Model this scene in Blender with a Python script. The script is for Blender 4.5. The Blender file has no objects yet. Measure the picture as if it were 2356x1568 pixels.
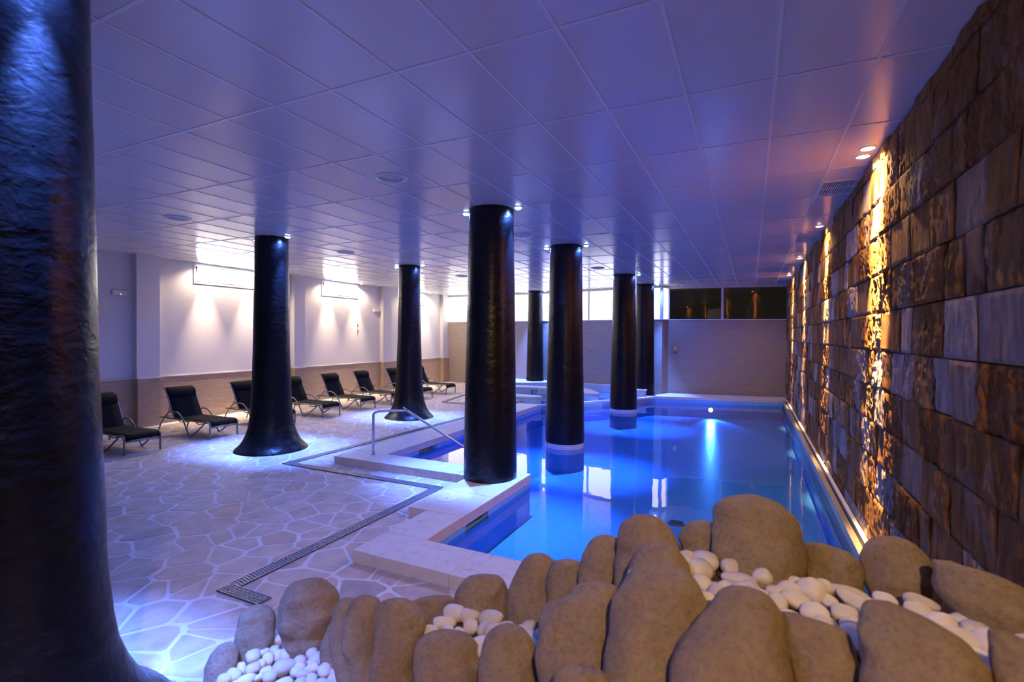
import bpy, bmesh, math, random
from mathutils import Vector, Matrix, noise
import numpy as np

random.seed(7)
SC = bpy.context.scene
COL = SC.collection
PI = math.pi

# ------------------------------------------------------------------ camera
cam_d = bpy.data.cameras.new('camera'); cam = bpy.data.objects.new('camera', cam_d); COL.objects.link(cam)
SC.camera = cam
YAW, PITCH, ROLL = .4468, .0118, .006
fw = Vector((-math.sin(YAW)*math.cos(PITCH), math.cos(YAW)*math.cos(PITCH), -math.sin(PITCH)))
rt = Vector((math.cos(YAW), math.sin(YAW), 0)); up = rt.cross(fw)
r2 = rt*math.cos(ROLL)+up*math.sin(ROLL); u2 = -rt*math.sin(ROLL)+up*math.cos(ROLL)
M = Matrix(((r2.x, u2.x, -fw.x, 0), (r2.y, u2.y, -fw.y, 0), (r2.z, u2.z, -fw.z, 2.21), (0, 0, 0, 1)))
cam.matrix_world = M
cam_d.sensor_width = 36.0
cam_d.lens = 36.0*1147/2356
cam_d.clip_start = .05; cam_d.clip_end = 200
cam_d.dof.use_dof = True; cam_d.dof.focus_distance = 9.0; cam_d.dof.aperture_fstop = 1.7

# ------------------------------------------------------------------ world, exposure
W = bpy.data.worlds.new('World'); SC.world = W; W.use_nodes = True
W.node_tree.nodes['Background'].inputs[0].default_value = (.020, .018, .016, 1)
W.node_tree.nodes['Background'].inputs[1].default_value = 1.0
SC.view_settings.view_transform = 'Standard'; SC.view_settings.look = 'None'
SC.view_settings.exposure = 0.48; SC.view_settings.gamma = 1.0; SC.view_settings.use_curve_mapping = False
cy = SC.cycles
cy.max_bounces = 5; cy.diffuse_bounces = 3; cy.glossy_bounces = 3; cy.transparent_max_bounces = 8; cy.transmission_bounces = 3
cy.use_adaptive_sampling = True; cy.adaptive_threshold = .2; cy.adaptive_min_samples = 16
cy.caustics_reflective = False; cy.caustics_refractive = False
cy.sample_clamp_indirect = 4.0; cy.use_denoising = True

# lamp levels
BLUE = (.085, .205, 1.0);  BLUE_W = 2900; SPILL_W = 115
WARM = (1.0, .60, .24);  WARM_W = 4200
WASH = (1.0, .77, .53);  WASH_W = 560
SUBM = (.05, .25, 1.0);  SUBM_W = 520
WIN_E = 11.0

H = 4.04          # ceiling
COP = .13         # coping top
WATER = -.07
PB = -.53         # pool bottom

# ------------------------------------------------------------------ helpers
def link(o, parent=None):
    COL.objects.link(o)
    if parent is not None: o.parent = parent
    return o
def mesh(name, verts, faces, mat=None, parent=None, smooth=False):
    me = bpy.data.meshes.new(name); me.from_pydata(verts, [], faces); me.update()
    if mat: me.materials.append(mat)
    if smooth:
        for p in me.polygons: p.use_smooth = True
    return link(bpy.data.objects.new(name, me), parent)
class MB:
    """collects shapes, then becomes one mesh object"""
    def __init__(s): s.v = []; s.f = []
    def add(s, v, f):
        n = len(s.v); s.v += [tuple(a) for a in v]; s.f += [tuple(i+n for i in q) for q in f]; return s
    def box(s, x0, x1, y0, y1, z0, z1):
        v = [(x, y, z) for z in (z0, z1) for y in (y0, y1) for x in (x0, x1)]
        return s.add(v, [(0,2,3,1),(4,5,7,6),(0,1,5,4),(2,6,7,3),(0,4,6,2),(1,3,7,5)])
    def bar(s, a, b, w, h=None, up=(0,0,1)):
        a = Vector(a); b = Vector(b); d = (b-a).normalized(); h = h or w
        x = d.cross(Vector(up)).normalized(); y = x.cross(d)
        v = []
        for p in (a, b):
            for sx, sy in ((-1,-1),(1,-1),(1,1),(-1,1)): v.append(p+x*sx*w/2+y*sy*h/2)
        return s.add(v, [(3,2,1,0),(4,5,6,7),(0,1,5,4),(1,2,6,5),(2,3,7,6),(3,0,4,7)])
    def tube(s, pts, r, n=8, sub=0):
        pts = [Vector(p) for p in pts]
        if sub: pts = catmull(pts, sub)
        rings = []; prev = None
        for i, p in enumerate(pts):
            d = (pts[min(i+1, len(pts)-1)]-pts[max(i-1, 0)]).normalized()
            if prev is None:
                a = Vector((0,0,1)) if abs(d.z) < .9 else Vector((0,1,0))
                x = d.cross(a).normalized()
            else:
                x = (prev - d*prev.dot(d)).normalized()
            prev = x; y = d.cross(x)
            rings.append([p+x*math.cos(2*PI*k/n)*r+y*math.sin(2*PI*k/n)*r for k in range(n)])
        v = [q for R in rings for q in R]; f = []
        for i in range(len(rings)-1):
            for k in range(n):
                f.append((i*n+k, i*n+(k+1)%n, (i+1)*n+(k+1)%n, (i+1)*n+k))
        f.append(tuple(range(n))[::-1]); f.append(tuple((len(rings)-1)*n+k for k in range(n)))
        return s.add(v, f)
    def lathe(s, prof, n=32, c=(0,0,0), caps=True):
        v = []; f = []
        for r, z in prof:
            for k in range(n): v.append((c[0]+r*math.cos(2*PI*k/n), c[1]+r*math.sin(2*PI*k/n), c[2]+z))
        for i in range(len(prof)-1):
            for k in range(n): f.append((i*n+k, i*n+(k+1)%n, (i+1)*n+(k+1)%n, (i+1)*n+k))
        if caps:
            f.append(tuple(range(n))[::-1]); f.append(tuple((len(prof)-1)*n+k for k in range(n)))
        return s.add(v, f)
    def prism(s, poly, z0, z1):
        n = len(poly); v = [(x, y, z0) for x, y in poly]+[(x, y, z1) for x, y in poly]
        f = [tuple(range(n))[::-1], tuple(range(n, 2*n))]
        for k in range(n): f.append((k, (k+1)%n, n+(k+1)%n, n+k))
        return s.add(v, f)
    def build(s, name, mat, parent=None, smooth=False, bevel=0):
        o = mesh(name, s.v, s.f, mat, parent, smooth)
        if bevel:
            m = o.modifiers.new('bevel', 'BEVEL'); m.width = bevel; m.segments = 2; m.limit_method = 'ANGLE'
        return o
def catmull(p, sub):
    out = []
    for i in range(len(p)-1):
        a, b, c, d = p[max(i-1,0)], p[i], p[i+1], p[min(i+2, len(p)-1)]
        for k in range(sub):
            t = k/sub
            out.append(.5*((2*b)+(c-a)*t+(2*a-5*b+4*c-d)*t*t+(3*b-a-3*c+d)*t**3))
    return out+[p[-1]]
def tag(o, label=None, cat=None, group=None, kind=None):
    if label: o['label'] = label
    if cat: o['category'] = cat
    if group: o['group'] = group
    if kind: o['kind'] = kind
    return o
def empty(name, loc=(0,0,0), rz=0):
    o = bpy.data.objects.new(name, None); o.empty_display_size = .1; COL.objects.link(o)
    o.location = loc; o.rotation_euler = (0,0,rz); return o
def spot(parent, loc, color, power, deg, blend=.6, size=.03, target=None, name='lamp_light'):
    l = bpy.data.lights.new(name, 'SPOT'); l.color = color; l.energy = power
    l.spot_size = math.radians(deg); l.spot_blend = blend; l.shadow_soft_size = size
    o = bpy.data.objects.new(name, l); link(o, parent); o.location = loc
    if target is not None:
        o.rotation_euler = (Vector(target)-Vector(loc)).to_track_quat('-Z', 'Y').to_euler()
    return o

# ------------------------------------------------------------------ materials
def mat(name, col=(.5,.5,.5), rough=.5, spec=.5, metal=0, emit=None, es=0):
    m = bpy.data.materials.new(name); m.use_nodes = True
    b = m.node_tree.nodes['Principled BSDF']
    b.inputs['Base Color'].default_value = (*col, 1); b.inputs['Roughness'].default_value = rough
    b.inputs['Specular IOR Level'].default_value = spec; b.inputs['Metallic'].default_value = metal
    if emit: b.inputs['Emission Color'].default_value = (*emit, 1); b.inputs['Emission Strength'].default_value = es
    return m
class NT:
    def __init__(s, m): s.m = m; s.t = m.node_tree; s.b = s.t.nodes['Principled BSDF']
    def n(s, typ, **kw):
        x = s.t.nodes.new(typ)
        for k, v in kw.items():
            if k in x.inputs.keys(): x.inputs[k].default_value = v
            else: setattr(x, k, v)
        return x
    def l(s, a, b): s.t.links.new(a, b)
    def coord(s, scale=(1,1,1), kind='Object', rot=(0,0,0)):
        c = s.n('ShaderNodeTexCoord'); mp = s.n('ShaderNodeMapping')
        mp.inputs['Scale'].default_value = scale; mp.inputs['Rotation'].default_value = rot
        s.l(c.outputs[kind], mp.inputs['Vector']); return mp.outputs[0]
    def world(s, scale=(1,1,1)):
        c = s.n('ShaderNodeNewGeometry'); mp = s.n('ShaderNodeMapping'); mp.inputs['Scale'].default_value = scale
        s.l(c.outputs['Position'], mp.inputs['Vector']); return mp.outputs[0]
    def noise(s, vec, scale=5, detail=4, rough=.5, dist=0):
        x = s.n('ShaderNodeTexNoise'); x.inputs['Scale'].default_value = scale; x.inputs['Detail'].default_value = detail
        x.inputs['Roughness'].default_value = rough; x.inputs['Distortion'].default_value = dist
        s.l(vec, x.inputs['Vector']); return x.outputs['Fac']
    def ramp(s, fac, stops):
        r = s.n('ShaderNodeValToRGB'); e = r.color_ramp.elements
        while len(e) < len(stops): e.new(.5)
        for q, (p, c) in zip(e, stops): q.position = p; q.color = (*c, 1) if len(c) == 3 else c
        s.l(fac, r.inputs[0]); return r.outputs[0]
    def mix(s, fac, a, b, blend='MIX'):
        x = s.n('ShaderNodeMix', data_type='RGBA', blend_type=blend)
        if isinstance(fac, (int, float)): x.inputs[0].default_value = fac
        else: s.l(fac, x.inputs[0])
        for sock, v in ((x.inputs[6], a), (x.inputs[7], b)):
            if isinstance(v, tuple): sock.default_value = (*v, 1)
            else: s.l(v, sock)
        return x.outputs[2]
    def math(s, op, a, b=0.0):
        x = s.n('ShaderNodeMath', operation=op)
        for sock, v in ((x.inputs[0], a), (x.inputs[1], b)):
            if isinstance(v, (int, float)): sock.default_value = v
            else: s.l(v, sock)
        return x.outputs[0]
    def bump(s, h, strength=.3, dist=.01):
        b = s.n('ShaderNodeBump'); b.inputs['Strength'].default_value = strength; b.inputs['Distance'].default_value = dist
        s.l(h, b.inputs['Height']); s.l(b.outputs[0], s.b.inputs['Normal']); return b
    def col(s, c): s.l(c, s.b.inputs['Base Color'])
    def rnd(s):
        a = s.n('ShaderNodeObjectInfo').outputs['Random']; g = s.n('ShaderNodeNewGeometry').outputs['Random Per Island']
        return s.math('FRACT', s.math('ADD', a, g))

M_ = {}
# ceiling
m = mat('ceiling_tile', (.72,.70,.73), .20, .45); M_['tile'] = m
t = NT(m); t.bump(t.noise(t.world((1,1,1)), 90, 3), .04, .002)
M_['tbar'] = mat('ceiling_bar', (.80,.80,.84), .35)
M_['white_metal'] = mat('white_paint_metal', (.78,.78,.80), .35)
M_['plaster'] = m = mat('white_plaster', (.74,.70,.72), .75, .3)
t = NT(m); t.bump(t.noise(t.world((1,1,1)), 60, 4), .12, .004)
# beige ribbed wall tile
M_['beige'] = m = mat('beige_wall_tile', (.52,.40,.30), .5, .4)
t = NT(m); nz = t.noise(t.world((2,2,42)), 1.6, 5, .6, .4)
t.col(t.ramp(nz, [(.25,(.30,.205,.135)), (.5,(.42,.30,.205)), (.8,(.52,.395,.285))])); t.bump(nz, .35, .012)
M_['beige_plain'] = m = mat('beige_back_tile', (.50,.42,.34), .5, .4)
t = NT(m); nz = t.noise(t.world((2,2,50)), 1.5, 5, .6, .3)
t.col(t.ramp(nz, [(.25,(.25,.20,.16)), (.5,(.35,.285,.23)), (.8,(.43,.36,.295))])); t.bump(nz, .15, .006)
# paving
M_['grout'] = m = mat('paving_grout', (.66,.62,.60), .75, .3)
t = NT(m); n1 = t.noise(t.world(), 3, 5); t.col(t.ramp(n1, [(.3,(.64,.60,.58)), (.7,(.76,.73,.71))])); t.bump(t.noise(t.world(), 60, 4), .2, .004)
M_['flag'] = m = mat('paving_flagstone', (.5,.42,.35), .6, .4)
t = NT(m); r = t.rnd(); n1 = t.noise(t.world((1,1,1)), 5, 6, .6)
c1 = t.ramp(r, [(0,(.40,.37,.36)), (.06,(.54,.43,.35)), (.35,(.60,.51,.43)), (.6,(.55,.47,.41)), (.8,(.64,.55,.48)), (1,(.54,.41,.32))])
c2 = t.ramp(n1, [(.3,(.75,.72,.70)), (.7,(1.12,1.08,1.05))]); t.col(t.mix(1.0, c1, c2, 'MULTIPLY')); t.bump(t.noise(t.world(), 25, 6, .6), .25, .006)
# coping
M_['coping'] = m = mat('coping_limestone', (.66,.60,.54), .5, .4)
t = NT(m); n1 = t.noise(t.world(), 9, 8, .65); t.col(t.ramp(n1, [(.3,(.52,.44,.37)), (.42,(.66,.60,.54)), (.7,(.72,.67,.62))])); t.bump(n1, .08, .004)
# mosaic
def mosaic(name, ca, cb, mortar, size=.028):
    m = mat(name, ca, .25, .5); t = NT(m)
    g = t.n('ShaderNodeNewGeometry'); sp = t.n('ShaderNodeSeparateXYZ'); t.l(g.outputs['Position'], sp.inputs[0])
    sn = t.n('ShaderNodeSeparateXYZ'); t.l(g.outputs['True Normal'], sn.inputs[0])
    vert = t.math('LESS_THAN', t.math('ABSOLUTE', sn.outputs[2]), .5)
    cw = t.n('ShaderNodeCombineXYZ'); t.l(t.math('ADD', sp.outputs[0], sp.outputs[1]), cw.inputs[0]); t.l(sp.outputs[2], cw.inputs[1])
    cf = t.n('ShaderNodeCombineXYZ'); t.l(sp.outputs[0], cf.inputs[0]); t.l(sp.outputs[1], cf.inputs[1])
    mx = t.n('ShaderNodeMix', data_type='VECTOR'); t.l(vert, mx.inputs[0]); t.l(cf.outputs[0], mx.inputs[4]); t.l(cw.outputs[0], mx.inputs[5])
    br = t.n('ShaderNodeTexBrick', offset=0.0, squash=1.0); t.l(mx.outputs[1], br.inputs['Vector'])
    for k, v in (('Color1', (*ca,1)), ('Color2', (*cb,1)), ('Mortar', (*mortar,1))): br.inputs[k].default_value = v
    br.inputs['Scale'].default_value = 1.0; br.inputs['Mortar Size'].default_value = size*.07
    br.inputs['Brick Width'].default_value = size; br.inputs['Row Height'].default_value = size
    t.col(br.outputs['Color']); return m
M_['mosaic'] = mosaic('pool_mosaic', (.15,.46,.90), (.19,.51,.92), (.40,.66,.92), .04)
M_['mosaic_white'] = mosaic('white_mosaic', (.62,.70,.74), (.70,.76,.78), (.28,.34,.42), .035)
M_['mosaic_tub'] = mosaic('tub_mosaic', (.34,.50,.60), (.46,.60,.66), (.60,.68,.70), .05)
# water: clear surface, tinted body
def water(name, tint, bump=.03):
    m = bpy.data.materials.new(name); m.use_nodes = True; nt = m.node_tree; nt.nodes.clear()
    o = nt.nodes.new('ShaderNodeOutputMaterial'); mx = nt.nodes.new('ShaderNodeMixShader')
    tr = nt.nodes.new('ShaderNodeBsdfTransparent'); tr.inputs[0].default_value = (*tint, 1)
    gl = nt.nodes.new('ShaderNodeBsdfGlossy'); gl.inputs['Roughness'].default_value = .015; gl.inputs[0].default_value = (1,1,1,1)
    fr = nt.nodes.new('ShaderNodeFresnel'); fr.inputs['IOR'].default_value = 1.33
    g = nt.nodes.new('ShaderNodeNewGeometry'); nz = nt.nodes.new('ShaderNodeTexNoise'); nz.inputs['Scale'].default_value = 2.2; nz.inputs['Detail'].default_value = 2
    bp = nt.nodes.new('ShaderNodeBump'); bp.inputs['Strength'].default_value = bump; bp.inputs['Distance'].default_value = .05
    nt.links.new(g.outputs['Position'], nz.inputs['Vector']); nt.links.new(nz.outputs['Fac'], bp.inputs['Height'])
    nt.links.new(bp.outputs[0], gl.inputs['Normal']); nt.links.new(bp.outputs[0], fr.inputs['Normal'])
    nt.links.new(fr.outputs[0], mx.inputs[0]); nt.links.new(tr.outputs[0], mx.inputs[1]); nt.links.new(gl.outputs[0], mx.inputs[2])
    nt.links.new(mx.outputs[0], o.inputs[0]); return m
M_['water'] = water('pool_water', (.52,.76,1.0))
M_['water_tub'] = water('tub_water', (.60,.78,.98))
# columns: black glossy wrinkled wrap
M_['wrap'] = m = mat('black_wrap', (.003,.003,.0033), .34, .30)
t = NT(m); co = t.coord((1,1,1.35))
n1 = t.noise(co, 5.0, 3, .5, .5); n2 = t.noise(co, 15, 4, .55, .6)
ad = t.math('ADD', n1, t.math('MULTIPLY', n2, .35)); t.bump(ad, .48, .022)
t.l(t.math('ADD', t.math('MULTIPLY', n2, .26), .19), t.b.inputs['Roughness'])
# wall stone
M_['stone'] = m = mat('sandstone_block', (.4,.25,.15), .85, .1)
t = NT(m); r = t.rnd(); w = t.world((3.2,3.2,.7)); n1 = t.noise(w, 3.0, 9, .68, 1.0); n2 = t.noise(t.world((1,1,.6)), 22, 9, .75)
base = t.ramp(r, [(0,(.22,.088,.020)), (.3,(.30,.140,.036)), (.55,(.25,.108,.028)), (.70,(.32,.175,.060)), (.76,(.42,.32,.24)), (.9,(.46,.37,.30)), (1,(.29,.140,.038))])
st = t.ramp(n1, [(.28,(.42,.34,.28)), (.45,(.85,.82,.80)), (.55,(1.05,1.03,1.0)), (.72,(1.45,1.42,1.38))])
c = t.mix(1.0, base, st, 'MULTIPLY'); pale = t.ramp(t.noise(t.world((1.6,1.6,.9)), 1.9, 6, .6, 1.2), [(.54,(0,0,0)), (.62,(1,1,1))])
c = t.mix(t.math('MULTIPLY', pale, .30), c, (.40,.31,.24)); t.col(c)
t.bump(t.math('ADD', t.math('MULTIPLY', n1, .7), n2), .8, .022)
# boulders
def boulder_mat(name, a, b, c_):
    m = mat(name, b, .85, .25); t = NT(m); n1 = t.noise(t.coord(), 4, 8, .6); n2 = t.noise(t.coord(), 42, 8, .72)
    c0 = t.ramp(n1, [(.25,a), (.5,b), (.75,c_)]); sp_ = t.ramp(n2, [(.3,(.72,.70,.68)), (.5,(1,1,1)), (.72,(1.15,1.13,1.1))])
    t.col(t.mix(1.0, c0, sp_, 'MULTIPLY')); t.bump(t.math('ADD', n1, t.math('MULTIPLY', n2, .8)), .9, .03); return m
M_['boulder'] = boulder_mat('sandstone_boulder', (.36,.27,.18), (.45,.35,.24), (.52,.43,.31))
M_['pebble'] = m = mat('white_pebble', (.70,.67,.63), .55, .4)
t = NT(m); r = t.rnd(); t.col(t.ramp(r, [(0,(.60,.56,.52)), (.5,(.72,.69,.65)), (1,(.80,.78,.75))])); t.bump(t.noise(t.coord(), 30, 5), .12, .004)
M_['mortar'] = mat('wall_mortar', (.27,.19,.13), .9, .2)
M_['soil'] = mat('rockery_mortar', (.10,.08,.06), .95, .2)
# metals, fabrics, small things
M_['steel'] = mat('brushed_steel', (.62,.63,.66), .22, .5, 1.0)
M_['frame'] = mat('grey_aluminium', (.22,.215,.21), .40, .5, .75)
M_['grate'] = mat('drain_steel', (.34,.34,.36), .45, .5, .9)
M_['dark'] = mat('opening_shade', (.012,.013,.016), .8, .2)  # near-black that paints in the shade of small openings
M_['sling'] = m = mat('black_mesh_fabric', (.010,.0095,.008), .8, .15)
t = NT(m); t.bump(t.noise(t.coord((200,200,200)), 1, 1), .15, .002)
M_['brass'] = mat('edge_strip', (.75,.66,.52), .28, .5, .8)
M_['pane'] = mat('lit_pane', (.9,.9,.9), .5, .3, 0, (1.0,.955,.90), WIN_E)
M_['pane_back'] = mat('frosted_lit_pane', (.9,.9,.9), .5, .3, 0, (1.0,.95,.88), 2.1)
M_['glass_dark'] = mat('dark_glass', (.010,.009,.008), .04, .6)
M_['led'] = mat('led_lens', (1,1,1), .3, .3, 0, (.45,.65,1.0), 14)
M_['lamp_warm'] = mat('warm_lens', (1,1,1), .3, .3, 0, (1.0,.80,.48), 14)
M_['lamp_white'] = mat('white_lens', (1,1,1), .3, .3, 0, (1.0,.93,.85), 20)
M_['lamp_sub'] = mat('underwater_lens', (1,1,1), .3, .3, 0, (.75,.88,1.0), 12)
M_['plastic'] = mat('white_plastic', (.75,.74,.72), .4)
M_['board'] = mat('white_board', (.8,.78,.72), .6)
M_['led_green'] = mat('green_dot', (.1,.3,.1), .4, .3, 0, (.5,1,.3), 2)
M_['glass'] = water('window_glass', (.55,.53,.50), 0.0)

# ================================================================== STRUCTURE
XL, XR, YN = -13.0, 1.16, -3.5      # left wall, right wall backing, rear wall
BW = [(-13.0,19.9), (-10.6,19.78), (-8.55,19.62), (-5.8,19.15), (-2.9,18.62), (-2.75,19.05), (1.16,19.72)]   # back wall line

# pool outline (inner edge of the coping), counter-clockwise from the near right
POOL = [(.98,4.17), (.98,18.50), (-2.95,17.68), (-5.70,13.92), (-5.70,6.85), (-2.97,6.85), (-2.97,4.17)]
def inside(p, poly):
    x, y = p; c = False; n = len(poly)
    for i in range(n):
        (x0,y0), (x1,y1) = poly[i], poly[(i+1)%n]
        if (y0 > y) != (y1 > y) and x < (x1-x0)*(y-y0)/(y1-y0)+x0: c = not c
    return c

# ---- floor: slab of pale mortar with flagstones bedded in it
fl = MB()
fl.box(XL-.2, XR+.2, YN-.2, 4.0, -.3, 0)
fl.box(XL-.2, -3.15, 4.0, 6.70, -.3, 0)
fl.box(XL-.2, -5.85, 6.70, 13.9, -.3, 0)
fl.prism([(XL-.2,13.9), (-5.85,13.9), (-3.1,17.68), (-3.1,20.4), (XL-.2,20.4)], -.3, 0)
fl.prism([(-3.1,17.78), (XR+.2,18.7), (XR+.2,20.4), (-3.1,20.4)], -.3, 0)
floor = tag(fl.build('floor', M_['grout']), kind='structure')

def voronoi(seeds, i, nb):
    sx, sy = seeds[i]; poly = [(sx-1.2,sy-1.2),(sx+1.2,sy-1.2),(sx+1.2,sy+1.2),(sx-1.2,sy+1.2)]
    for j in nb:
        if j == i: continue
        qx, qy = seeds[j]; mx, my = (sx+qx)/2, (sy+qy)/2; nx, ny = qx-sx, qy-sy
        out = []
        for k in range(len(poly)):
            a, b = poly[k], poly[(k+1)%len(poly)]
            da = (a[0]-mx)*nx+(a[1]-my)*ny; db = (b[0]-mx)*nx+(b[1]-my)*ny
            if da <= 0: out.append(a)
            if (da < 0 < db) or (db < 0 < da):
                s = da/(da-db); out.append((a[0]+(b[0]-a[0])*s, a[1]+(b[1]-a[1])*s))
        poly = out
        if len(poly) < 3: return []
    return poly
rs = random.Random(11)
seeds = []
gx, gy = .40, .26
yy = .2; row = 0
while yy < 19.6:
    xx = -12.95+(row%2)*gx*.5
    while xx < 1.05:
        p = (xx+rs.uniform(-.62,.62)*gx, yy+rs.uniform(-.62,.62)*gy)
        if rs.random() > .10: seeds.append(p)
        xx += gx
    yy += gy; row += 1
# the walkers' side of the pool: everything but the pool and the far tub
TUBZONE = [(-9.3,14.9), (-5.9,13.9), (-2.9,17.7), (-2.9,20), (-9.3,20)]
seeds = [p for p in seeds if not inside(p, POOL) and not inside(p, TUBZONE)]
sa = np.array(seeds); cells = []
for i in range(len(seeds)):
    d = ((sa-sa[i])**2).sum(1); nb = np.argsort(d)[:26]; nb = [int(j) for j in nb]
    poly = voronoi(seeds, i, nb)
    if len(poly) < 3: continue
    if any(inside(q, POOL) for q in poly): continue
    if any(q[0] > 1.1 or q[0] < -12.97 or q[1] < 0 for q in poly): continue
    if max(abs(q[0]-seeds[i][0]) for q in poly) > .9 or max(abs(q[1]-seeds[i][1]) for q in poly) > .9: continue
    cells.append((seeds[i], poly))
def stone_piece(cen, poly, rs):
    cx = sum(p[0] for p in poly)/len(poly); cy_ = sum(p[1] for p in poly)/len(poly)
    g = rs.uniform(.010, .024)
    pts = []
    for x, y in poly:                      # pull every corner in by the joint width
        L = math.hypot(x-cx, y-cy_); k = max(.3, (L-g*1.3)/L) if L > 0 else 1
        pts.append((cx+(x-cx)*k, cy_+(y-cy_)*k))
    q = []                                 # knock the corners off
    n = len(pts)
    for i in range(n):
        a, b = pts[i], pts[(i+1)%n]; s = .08
        q.append((a[0]*(1-s)+b[0]*s, a[1]*(1-s)+b[1]*s)); q.append((a[0]*s+b[0]*(1-s), a[1]*s+b[1]*(1-s)))
    h = rs.uniform(.0015, .004)
    v = [(x-cx, y-cy_, -.01) for x, y in q]+[((x-cx)*.985, (y-cy_)*.985, h) for x, y in q]
    n = len(q); f = [tuple(range(n, 2*n))]
    for k in range(n): f.append((k, (k+1)%n, n+(k+1)%n, n+k))
    return (cx, cy_), v, f
def shown(p): return p[0] < -1.2 and p[1] > 1.4
cells.sort(key=lambda c: (0 if shown(c[0]) else 1, math.hypot(*c[0])))
rest = MB()
for k, (c0, poly) in enumerate(cells):
    (cx, cy_), v, f = stone_piece(c0, poly, rs)
    if k < 300:
        o = mesh('flagstone', v, f, M_['flag'], floor); o.location = (cx, cy_, 0)
    else:
        rest.add([(x+cx, y+cy_, z) for x, y, z in v], f)
tag(rest.build('flagstones_beyond', M_['flag'], floor), kind='stuff')

# ---- ceiling: grid of bars carrying 0.6 x 1.2 m tiles
ceiling = tag(MB().box(XL-.2, XR+.2, YN-.2, 20.4, H+.10, H+.2).build('ceiling', M_['tile']), kind='structure')
GX, GY = -2.262, 2.805
xs = [GX+.6*k for k in range(-18, 6)]; ys = [GY+1.2*k for k in range(-5, 15)]
for x in xs:
    if XL+.1 < x < XR-.02: MB().box(x-.012, x+.012, YN, 19.7, H-.005, H+.03).build('grid_bar', M_['tbar'], ceiling)
for y in ys:
    if YN < y < 19.5: MB().box(XL, XR, y-.012, y+.012, H-.0045, H+.03).build('grid_bar', M_['tbar'], ceiling)
rest = MB(); tiles = []
for i in range(len(xs)):
    for j in range(len(ys)):
        x0, x1 = max(XL+.0, xs[i]+.006), min(XR, xs[i]+.594); y0, y1 = max(YN, ys[j]+.006), ys[j]+1.194
        if x1-x0 < .05 or y1-y0 < .05: continue
        tiles.append((x0, x1, y0, y1))
cxs = min(xs)-.6
for j in range(len(ys)): tiles.append((XL, min(xs)-.006, max(YN, ys[j]+.006), ys[j]+1.194))
tiles = [q for q in tiles if q[1]-q[0] > .05 and q[3]-q[2] > .05]
def tkey(q):
    x, y = (q[0]+q[1])/2, (q[2]+q[3])/2
    dep = -.432*x+.902*y; lat = .902*x+.432*y
    vis = dep > .5 and abs(lat/dep) < 1.06 and dep > 2.3
    return (0 if vis else 1, dep if vis else math.hypot(x, y))
tiles.sort(key=tkey)
tmesh = {}
for k, (x0, x1, y0, y1) in enumerate(tiles):
    if k < 300:
        key = (round(x1-x0,3), round(y1-y0,3))
        if key not in tmesh:
            a, b = (x1-x0)/2, (y1-y0)/2
            tmesh[key] = MB().box(-a, a, -b, b, 0, .015)
            o = tmesh[key].build('ceiling_tile', M_['tile'], ceiling); tmesh[key] = o.data
        else:
            o = link(bpy.data.objects.new('ceiling_tile', tmesh[key]), ceiling)
        o.location = ((x0+x1)/2, (y0+y1)/2, H)
    else: rest.box(x0, x1, y0, y1, H, H+.015)
tag(rest.build('ceiling_tiles_beyond', M_['tile'], ceiling), kind='stuff')

# ---- left wall with three high windows, pilasters and wainscot
LW = [(8.10,9.85), (12.35,14.02), (16.55,18.15)]      # window openings along Y
WZ0, WZ1 = 3.53, 3.99
wl = MB(); wl.box(XL-.3, XL, YN-.2, 20.2, -.3, WZ0); wl.box(XL-.3, XL, YN-.2, 20.2, WZ1, H+.1)
e = [YN-.2]+[q for w in LW for q in w]+[20.2]
for k in range(0, len(e), 2): wl.box(XL-.3, XL, e[k], e[k+1], WZ0, WZ1)
tag(wl.build('wall_left', M_['plaster']), kind='structure')
PIL = [(1.9,2.45), (6.66,7.16), (11.08,11.50), (15.25,15.75), (19.40,19.9)]
n_ = 0
for a, b in PIL:
    o = tag(MB().box(XL-.02, XL+.17, a, b, 1.15, H).build('wall_pilaster', M_['plaster']), kind='structure')
    o.name = 'trim_%d' % (n_+1); n_ += 1
ed = [YN]+[q for w in PIL for q in w]
for k in range(0, len(ed)-1):
    a, b = ed[k], ed[k+1]; pil = k % 2 == 1
    x1 = XL+(.20 if pil else .035)
    root = MB().box(XL-.02, x1, a+(0 if pil else .0), b, 0, 1.13).build('trim_%d' % (n_+1), M_['beige']); n_ += 1
    tag(root, kind='structure')
    MB().box(XL-.02, x1+.012, a, b, 1.13, 1.155).build('cap_strip', M_['coping'], root)
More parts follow.
